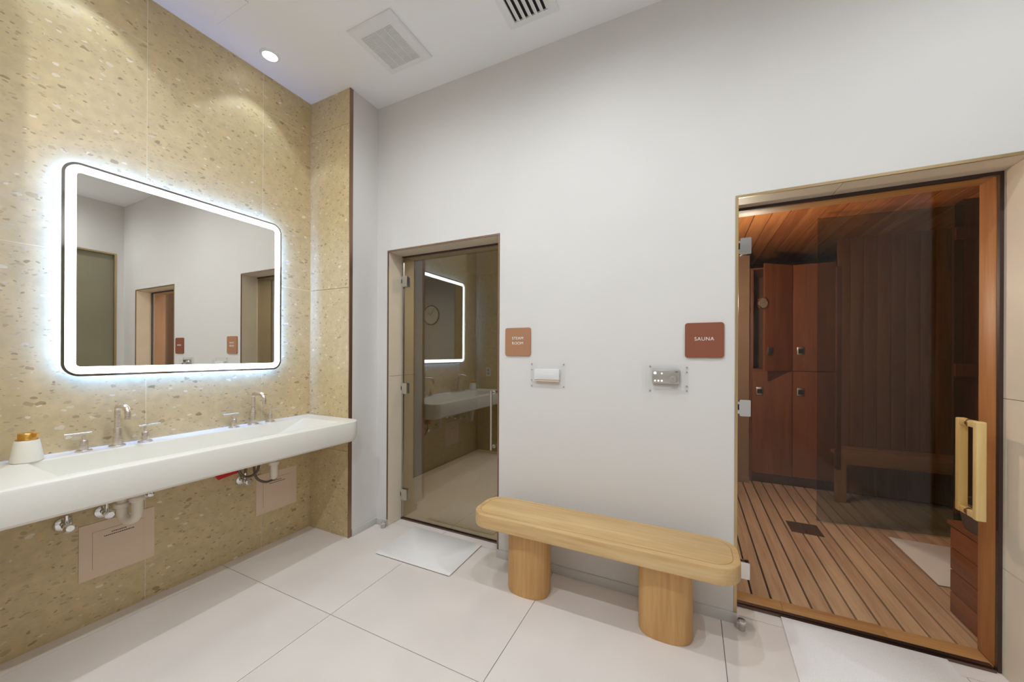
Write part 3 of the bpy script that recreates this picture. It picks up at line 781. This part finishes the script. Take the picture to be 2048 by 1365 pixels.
# ------------------------------------------------------------------ under the basin
def trap(x, y, zlow, lab, dy, arm):
    r = thing('drain_trap', lab, 'pipe', (x, y, zlow), 'white drain traps under the basin')
    ra, rr = 0.021, 0.034
    tube('tailpiece', 'pvc', [(x, y, sz0 - 0.002), (x, y, 0.640)], 0.0175, r, 18)
    lathe('slip_nut', 'pvc', (x, y, 0.632), [(0.026, 0), (0.029, 0.004), (0.029, 0.018), (0.024, 0.022)], 'z', r, 12)
    d = Vector((-0.85, dy, 0)).normalized()
    zc_ = zlow + ra + rr
    c0 = Vector((x, y, zc_)) + d * rr
    pts = [(x, y, 0.631)] + arc(c0, rr, 180, 360, d, (0, 0, 1), 14)
    q = c0 + d * rr
    pts += [q + Vector((0, 0, 0.03))]
    tube('u_bend', 'pvc', pts, ra, r, 18)
    zt = zc_ + 0.03
    lathe('slip_nut', 'pvc', (q.x, q.y, zt), [(0.027, 0), (0.030, 0.004), (0.030, 0.018), (0.025, 0.022)], 'z', r, 12)
    a0 = Vector((q.x, q.y, zt + 0.022))
    e1 = Vector((q.x - 0.03, q.y, a0.z + 0.05))
    tube('trap_arm', 'pvc', spline([a0, a0 + Vector((0, 0, 0.025)), e1, Vector((XL - 0.003, q.y, a0.z + 0.055))], 6), 0.019, r, 16)
trap(-2.40, 0.815, 0.520, 'white plastic drain trap below the near end of the basin', -0.5, 1)
trap(-2.40, 1.464, 0.530, 'white plastic drain trap below the far end of the basin', 0.45, 1)
def valve(y, z, lab, knob=True, turn=1):
    r = thing('stop_valve', lab, 'valve', (XL, y, z), 'chrome stop valves under the basin')
    lathe('escutcheon', 'chrome', (XL + 0.0003, y, z), [(0.032, 0), (0.030, 0.006), (0.02, 0.012), (0.009, 0.013)], 'x', r, 28)
    lathe('body', 'chrome', (XL + 0.0135, y, z), [(0.009, 0), (0.009, 0.02), (0.014, 0.022), (0.014, 0.05), (0.010, 0.052)], 'x', r, 18)
    tube('outlet', 'chrome', [(XL + 0.05, y, z + 0.012), (XL + 0.05, y, z + 0.052)], 0.009, r, 12)
    if knob:
        k_ = lathe('knob', 'chrome', (XL + 0.066, y, z), [(0.006, 0), (0.006, 0.014), (0.017, 0.016), (0.021, 0.021), (0.021, 0.027), (0.014, 0.032)], 'x', r, 10)
valve(0.645, 0.533, 'chrome stop valve on the wall nearest the rounded end of the basin')
valve(0.777, 0.545, 'chrome stop valve behind the near drain trap')
valve(0.940, 0.585, 'chrome stop valve just past the near drain trap', False)
valve(1.414, 0.510, 'chrome stop valve beside the red plastic piece')
for i, (pp, lab) in enumerate(((((XL + 0.05, 1.414, 0.562), (-2.61, 1.41, 0.60), (-2.605, 1.405, 0.65), (-2.60, 1.40, 0.69), (-2.60, 1.40, 0.7275)), 'grey braided hose looping from the valve beside the red piece'),
        (((-2.56, 1.575, 0.490), (-2.56, 1.51, 0.482), (-2.565, 1.455, 0.52), (-2.575, 1.442, 0.585), (-2.575, 1.444, 0.65), (-2.575, 1.446, 0.7275)), 'grey braided hose curving behind the far drain trap'),
        (((-2.515, 1.315, 0.7275), (-2.515, 1.32, 0.62), (-2.515, 1.355, 0.570), (-2.515, 1.405, 0.568), (-2.515, 1.435, 0.61), (-2.515, 1.43, 0.7275)), 'grey braided hose bowing over the far stop valve'))):
    tube('supply_hose', 'braid', spline(pp, 8), 0.0075, None, 10)
    o = bpy.context.scene.objects[-1] if False else [q for q in COL.objects if q.name.startswith('supply_hose')][-1]
    tag(o, lab, 'hose', 'braided supply hoses')
# red plastic piece wedged under the basin
bm = bmesh.new()
loft(bm, [[(XL + 0.0006, 1.245, 0.60), (XL + 0.0006, 1.382, 0.60), (XL + 0.0006, 1.382, 0.560), (XL + 0.0006, 1.285, 0.545)], [(XL + 0.05, 1.235, 0.60), (XL + 0.05, 1.372, 0.60), (XL + 0.05, 1.372, 0.575), (XL + 0.05, 1.275, 0.565)]])
o = finish(bm, 'plastic_sleeve', 'red'); tag(o, 'small red plastic piece on the wall under the basin', 'plastic piece')
# access panels
def access(y0, y1, z0, z1, lab):
    r = thing('access_panel', lab, 'access panel', (XL, (y0 + y1) / 2, z0), 'access panels under the basin')
    box('frame', 'panel_white', XL + 0.0004, XL + 0.003, y0, y1, z0, z1, r)
    i_ = 0.045
    box('recess_line', 'grey_plastic', XL + 0.003, XL + 0.0033, y0 + i_, y1 - i_, z0 + i_, z1 - i_, r)
    dr = box('hatch', 'panel_white', XL + 0.0034, XL + 0.005, y0 + i_ + 0.001, y1 - i_ - 0.001, z0 + i_ + 0.001, z1 - i_ - 0.001, r)
    yc = (y0 + y1) / 2 - 0.01
    marks = []
    for row, (zz, w0, w1) in enumerate(((z1 - 0.066, -0.018, 0.036), (z1 - 0.079, -0.045, 0.062))):
        yy = yc + w0
        while yy < yc + w1:
            wd = random.uniform(0.004, 0.008); marks.append((XL + 0.0051, XL + 0.0054, yy, yy + wd, zz - 0.0022, zz + 0.0022)); yy += wd + 0.0018
    boxes('print_mark', 'ink', marks, dr)
access(0.696, 0.977, 0.222, 0.496, 'beige access panel on terrazzo below the near drain trap')
access(1.508, 1.793, 0.230, 0.506, 'beige access panel on terrazzo below the far drain trap')

# ------------------------------------------------------------------ backlit mirror
my0, my1, mz0, mz1 = 0.628, 1.650, 1.232, 2.253
mx = -2.632
t = thing('led_mirror', 'square rounded mirror with glowing white border on terrazzo wall', 'mirror', (XL, (my0 + my1) / 2, mz0))
def yz(x, i_, r, k=10): return [(x, u, v) for u, v in rrect(my0 + i_, my1 - i_, mz0 + i_, mz1 - i_, r, k)]
bm = bmesh.new(); loft(bm, [yz(XL + 0.0006, 0.10, 0.03), yz(mx - 0.006, 0.10, 0.03)]); finish(bm, 'back_box', 'white_plastic', t)
bm = bmesh.new(); loft(bm, [yz(mx - 0.005, 0.0, 0.062), yz(mx - 0.001, 0.0, 0.062), yz(mx, 0.001, 0.061)]); finish(bm, 'mirror_plate', 'mirror', t, 30)
bm = bmesh.new(); loft(bm, [yz(mx - 0.006, -0.0005, 0.0625), yz(mx + 0.0008, -0.0005, 0.0625), yz(mx + 0.0008, 0.0098, 0.0525), yz(mx - 0.001, 0.0098, 0.0525)], False, False); finish(bm, 'mirror_edge', 'dark_mirror', t, 30)
bm = bmesh.new()
a_ = yz(mx + 0.0006, 0.0105, 0.052); b_ = yz(mx + 0.0006, 0.0465, 0.016); c_ = yz(mx + 0.0002, 0.0465, 0.016); d_ = yz(mx + 0.0002, 0.0105, 0.052)
loft(bm, [a_, b_, c_, d_, a_][:4], False, False)
ra = [v for v in bm.verts]
finish(bm, 'light_band', 'led', t)
bm = bmesh.new(); loft(bm, [yz(XL + 0.021, 0.026, 0.045), yz(XL + 0.033, 0.026, 0.045), yz(XL + 0.033, 0.034, 0.04), yz(XL + 0.021, 0.034, 0.04)], False, False)
finish(bm, 'back_light_strip', 'led_back', t)

# ------------------------------------------------------------------ signs and controls
def sign(x0, x1, z0, z1, mat_, lines, size, lab):
    r = thing('door_sign', lab, 'sign', ((x0 + x1) / 2, YB, z0))
    bm = bmesh.new(); loft(bm, [[(u, y, v) for u, v in rrect(x0 + i_, x1 - i_, z0 + i_, z1 - i_, 0.014, 6)] for y, i_ in ((YB - 0.0005, 0), (YB - 0.009, 0), (YB - 0.010, 0.001))])
    finish(bm, 'plate', mat_, r, 30)
    for i, (s, dz) in enumerate(lines):
        text('lettering', s, 'letter', size, ((x0 + x1) / 2, YB - 0.0108, (z0 + z1) / 2 + dz), (PI / 2, 0, 0), r)
sign(-1.099, -0.919, 1.337, 1.517, 'sign_brown_lit', (('STEAM', 0.022), ('ROOM', -0.010)), 0.0255, 'brown square sign, painted in a lit tone, reading STEAM ROOM beside the steam room door')
sign(-0.032, 0.149, 1.334, 1.516, 'sign_brown_shaded', (('SAUNA', 0.006),), 0.0265, 'brown square sign, painted in a shaded tone, reading SAUNA beside the sauna door')
def guard(x0, x1, z0, z1, d, lab, screws):
    r = thing('control_guard', lab, 'cover', ((x0 + x1) / 2, YB, z0))
    y1_ = YB - 0.0008; y0_ = YB - d; th = 0.004; fl_ = 0.022
    bm = bmesh.new()
    # flange and raised box
    for q in ((x0, x1, y1_ - 0.003, y1_, z0, z0 + fl_), (x0, x1, y1_ - 0.003, y1_, z1 - fl_, z1), (x0, x0 + fl_, y1_ - 0.003, y1_, z0 + fl_, z1 - fl_), (x1 - fl_, x1, y1_ - 0.003, y1_, z0 + fl_, z1 - fl_)):
        add_box(bm, *q)
    i0, i1, j0, j1 = x0 + fl_, x1 - fl_, z0 + fl_, z1 - fl_
    for q in ((i0, i0 + th, y0_, y1_, j0, j1), (i1 - th, i1, y0_, y1_, j0, j1), (i0 + th, i1 - th, y0_, y1_, j0, j0 + th), (i0 + th, i1 - th, y0_, y1_, j1 - th, j1), (i0 + th, i1 - th, y0_, y0_ + th, j0 + th, j1 - th)):
        add_box(bm, *q)
    finish_raw(bm, 'clear_shell', 'acrylic', r, None)
    for sx_, sz_ in screws:
        lathe('screw', 'grey_plastic', (sx_, y1_ - 0.0032, sz_), [(0.0042, 0), (0.0042, -0.002), (0.002, -0.003)], 'y', r, 12)
    return r
guard(-0.922, -0.690, 1.138, 1.296, 0.045, 'clear plastic guard box under the STEAM ROOM sign', [(-0.911, 1.286), (-0.701, 1.286), (-0.911, 1.148), (-0.701, 1.148), (-0.911, 1.25), (-0.911, 1.185)])
t = thing('steam_control', 'white steam control unit inside the clear guard box', 'control', (-0.80, YB, 1.19))
box('housing', 'white_plastic', -0.886, -0.724, YB - 0.026, YB - 0.0006, 1.190, 1.256, t, 0.003); box('lower_lip', 'panel_white', -0.884, -0.726, YB - 0.022, YB - 0.0006, 1.178, 1.1895, t, 0.002)
guard(-0.247, -0.012, 1.138, 1.293, 0.05, 'clear plastic guard box under the SAUNA sign', [(-0.205, 1.284), (-0.022, 1.281), (-0.022, 1.257), (-0.022, 1.182), (-0.022, 1.158), (-0.205, 1.150)])
t = thing('sauna_control', 'metal sauna control plate with round knob and indicator lights', 'control', (-0.124, YB, 1.19))
box('plate', 'steel', -0.192, -0.057, YB - 0.02, YB - 0.0006, 1.192, 1.266, t, 0.002)
kn = lathe('knob', 'steel', (-0.088, YB - 0.0202, 1.2145), [(0.0215, 0), (0.0205, -0.016), (0.0185, -0.018)], 'y', t, 28)
box('pointer', 'grey_plastic', -0.0892, -0.0868, YB - 0.0392, YB - 0.0384, 1.216, 1.233, kn)
for (dx, dz, r_) in ((-0.178, 1.249, 0.0068), (-0.144, 1.247, 0.0038), (-0.178, 1.2075, 0.0042), (-0.161, 1.2075, 0.0042), (-0.144, 1.2075, 0.0045)):
    lathe('indicator_light', 'dot', (dx, YB - 0.0202, dz), [(r_, 0), (r_, -0.0008)], 'y', t, 16)
boxes('print_mark', 'ink', [(-0.079, -0.064, YB - 0.0206, YB - 0.0201, 1.2555, 1.2585)], t)

# outlet at the near end of the niche, seen reflected in the steam room glass
t = thing('wall_outlet', 'white electrical outlet plate on the near end of the terrazzo niche', 'outlet', (-2.47, Y0, 1.04))
box('plate', 'white_plastic', -2.506, -2.434, Y0 + 0.0004, Y0 + 0.006, 1.045, 1.160, t, 0.002)
for z in (1.068, 1.112): box('socket', 'grey_plastic', -2.486, -2.454, Y0 + 0.006, Y0 + 0.0075, z, z + 0.028, t, 0.001)
# clock on the wall behind the camera, seen twice reflected
t = thing('wall_clock', 'round pale wall clock on the rear wall seen reflected in glass', 'clock', (0.76, YREAR, 2.1))
lathe('rim', 'bronze', (0.76, YREAR + 0.0006, 2.33), [(0.25, 0), (0.25, 0.03), (0.235, 0.035), (0.232, 0.02), (0.001, 0.02)], 'y', t, 48)
lathe('face', 'ceramic', (0.76, YREAR + 0.021, 2.33), [(0.231, 0), (0.231, 0.002)], 'y', t, 48)
tube('hand', 'ink', [(0.76, YREAR + 0.028, 2.33), (0.87, YREAR + 0.028, 2.40)], 0.006, t, 8); tube('hand', 'ink', [(0.76, YREAR + 0.030, 2.33), (0.66, YREAR + 0.030, 2.50)], 0.004, t, 8)

# ------------------------------------------------------------------ ceiling fittings
vx0, vx1, vy0, vy1 = -1.868, -1.526, 1.558, 1.929; hx0, hx1, hy0, hy1 = -1.822, -1.585, 1.618, 1.884
t = thing('exhaust_grille', 'white square exhaust fan grille in the ceiling', 'vent', ((vx0 + vx1) / 2, (vy0 + vy1) / 2, ZC - 0.02))
bm = bmesh.new()
def rect4(x0, x1, y0, y1, z): return [(x0, y0, z), (x1, y0, z), (x1, y1, z), (x0, y1, z)]
loft(bm, [rect4(vx0, vx1, vy0, vy1, ZC - 0.0005), rect4(vx0, vx1, vy0, vy1, ZC - 0.008), rect4(vx0 + 0.008, vx1 - 0.008, vy0 + 0.008, vy1 - 0.008, ZC - 0.018), rect4(hx0, hx1, hy0, hy1, ZC - 0.019), rect4(hx0, hx1, hy0, hy1, ZC - 0.004)], False, False)
finish(bm, 'frame', 'white_plastic', t)
box('backing', 'grey_plastic', hx0, hx1, hy0, hy1, ZC - 0.004, ZC - 0.0005, t)
n = 38; lst = []
for i in range(n):
    y = hy0 + (hy1 - hy0) * (i + 0.5) / n; lst.append((hx0, hx1, y - 0.0022, y + 0.0022, ZC - 0.018, ZC - 0.006))
tag(boxes('louvre', 'white_plastic', lst, t), kind='stuff')
for i in range(1, 4):
    x = hx0 + (hx1 - hx0) * i / 4; box('divider', 'white_plastic', x - 0.002, x + 0.002, hy0, hy1, ZC - 0.019, ZC - 0.005, t)
t = thing('air_diffuser', 'white slotted air diffuser in the ceiling', 'vent', (-0.82, 1.75, ZC - 0.02))
q0, q1, r0, r1 = -0.975, -0.675, 1.66, 1.975
bm = bmesh.new()
loft(bm, [rect4(q0, q1, r0, r1, ZC - 0.0005), rect4(q0, q1, r0, r1, ZC - 0.006), rect4(q0 + 0.045, q1 - 0.045, r0 + 0.04, r1 - 0.04, ZC - 0.012), rect4(q0 + 0.045, q1 - 0.045, r0 + 0.04, r1 - 0.04, ZC - 0.001)], False, False)
finish(bm, 'frame', 'white_plastic', t)
box('backing', 'dark', q0 + 0.045, q1 - 0.045, r0 + 0.04, r1 - 0.04, ZC - 0.002, ZC - 0.0005, t)
for i in range(6):
    x = q0 + 0.06 + i * 0.036
    bm = bmesh.new(); loft(bm, [[(x - 0.004, yy, ZC - 0.003), (x - 0.001, yy, ZC - 0.003), (x + 0.020, yy, ZC - 0.013), (x + 0.017, yy, ZC - 0.0145)] for yy in (r0 + 0.04, r1 - 0.04)]); finish(bm, 'slat', 'white_plastic', t)
t = thing('ceiling_hatch', 'flush white access hatch in the ceiling near the terrazzo wall', 'hatch', (-2.365, 1.0, ZC - 0.004))
boxes('shadow_gap', 'grey_plastic', [(-2.522, -2.208, 0.80, 1.196, ZC - 0.0009, ZC - 0.0003)], t)
box('panel', 'ceiling', -2.5205, -2.2095, 0.8015, 1.1945, ZC - 0.0024, ZC - 0.0010, t)

# downlights with their lamps
names = ['round white recessed downlight over the far end of the sink', 'round white recessed downlight over the near end of the sink',
         'round recessed downlight over the floor between bench and sink', 'round recessed downlight straight over the oak bench', 'round recessed downlight by the sauna door',
         'round recessed downlight behind the view on the sink side', 'round recessed downlight directly behind the view', 'added unseen fill downlight by the rear wall on the sink side', 'added unseen fill downlight by the rear wall near the clock']
for i, (x, y, ha, bl, W) in enumerate(DOWNLIGHTS):
    lab = names[i]
    t = thing('downlight', lab, 'ceiling light', (x, y, ZC - 0.012), 'recessed ceiling downlights')
    bm = bmesh.new(); add_lathe(bm, (x, y, ZC - 0.0005), [(0.058, 0), (0.058, -0.004), (0.052, -0.010), (0.043, -0.010), (0.041, -0.002)], 'z', 40, False); finish(bm, 'trim_ring', 'white_plastic', t, 40)
    lathe('lens', 'lamp', (x, y, ZC - 0.003), [(0.041, 0), (0.041, -0.002)], 'z', t, 40)
    ld = bpy.data.lights.new('downlight_lamp', 'SPOT'); ld.energy = W; ld.color = COOL if i < 2 else WARM; ld.spot_size = math.radians(2 * ha); ld.spot_blend = bl; ld.shadow_soft_size = 0.022
    lo = bpy.data.objects.new('downlight_lamp', ld); COL.objects.link(lo); lo.location = (x, y, ZC - 0.02); lo.parent = t; lo.matrix_parent_inverse = parent_inv(t)
def globe(x, y, z, W, color, lab, hlf=80):  # added unseen lamp that brightens the room behind the glass
    t = thing('fill_ceiling_lamp', lab, 'ceiling light', (x, y, z))
    lathe('base', 'white_plastic', (x, y, z - 0.0005), [(0.07, 0), (0.07, -0.01), (0.06, -0.014)], 'z', t, 32)
    lathe('diffuser', 'lamp', (x, y, z - 0.0145), [(0.055, 0), (0.05, -0.012), (0.03, -0.02), (0.001, -0.023)], 'z', t, 32)
    ld = bpy.data.lights.new('fill_ceiling_light', 'SPOT'); ld.energy = W; ld.color = color; ld.spot_size = math.radians(2 * hlf); ld.spot_blend = 0.6; ld.shadow_soft_size = 0.05
    lo = bpy.data.objects.new('fill_ceiling_light', ld); COL.objects.link(lo); lo.location = (x, y, z - 0.05); lo.parent = t; lo.matrix_parent_inverse = parent_inv(t)
t = thing('fill_wall_lamp', 'added unseen fill lamp on the side wall inside the sauna', 'lamp', (0.2005, 3.4, 1.66))
box('back_plate', 'frame_wood', 0.2005, 0.212, 3.35, 3.45, 1.68, 1.86, t, 0.002)
lathe('bulb', 'lamp', (0.2125, 3.4, 1.77), [(0.012, 0), (0.022, 0.008), (0.024, 0.02), (0.015, 0.034), (0.001, 0.038)], 'x', t, 20)
ld = bpy.data.lights.new('fill_wall_light', 'POINT'); ld.energy = 23; ld.color = (1.0, 0.93, 0.82); ld.shadow_soft_size = 0.03  # added light, hidden from view, to brighten the sauna wood
lo = bpy.data.objects.new('fill_wall_light', ld); COL.objects.link(lo); lo.location = (0.285, 3.4, 1.77); lo.parent = t; lo.matrix_parent_inverse = parent_inv(t)
globe(-1.60, 3.10, 2.45, 45, (1.0, 0.92, 0.8), 'added unseen fill lamp in the steam room ceiling')
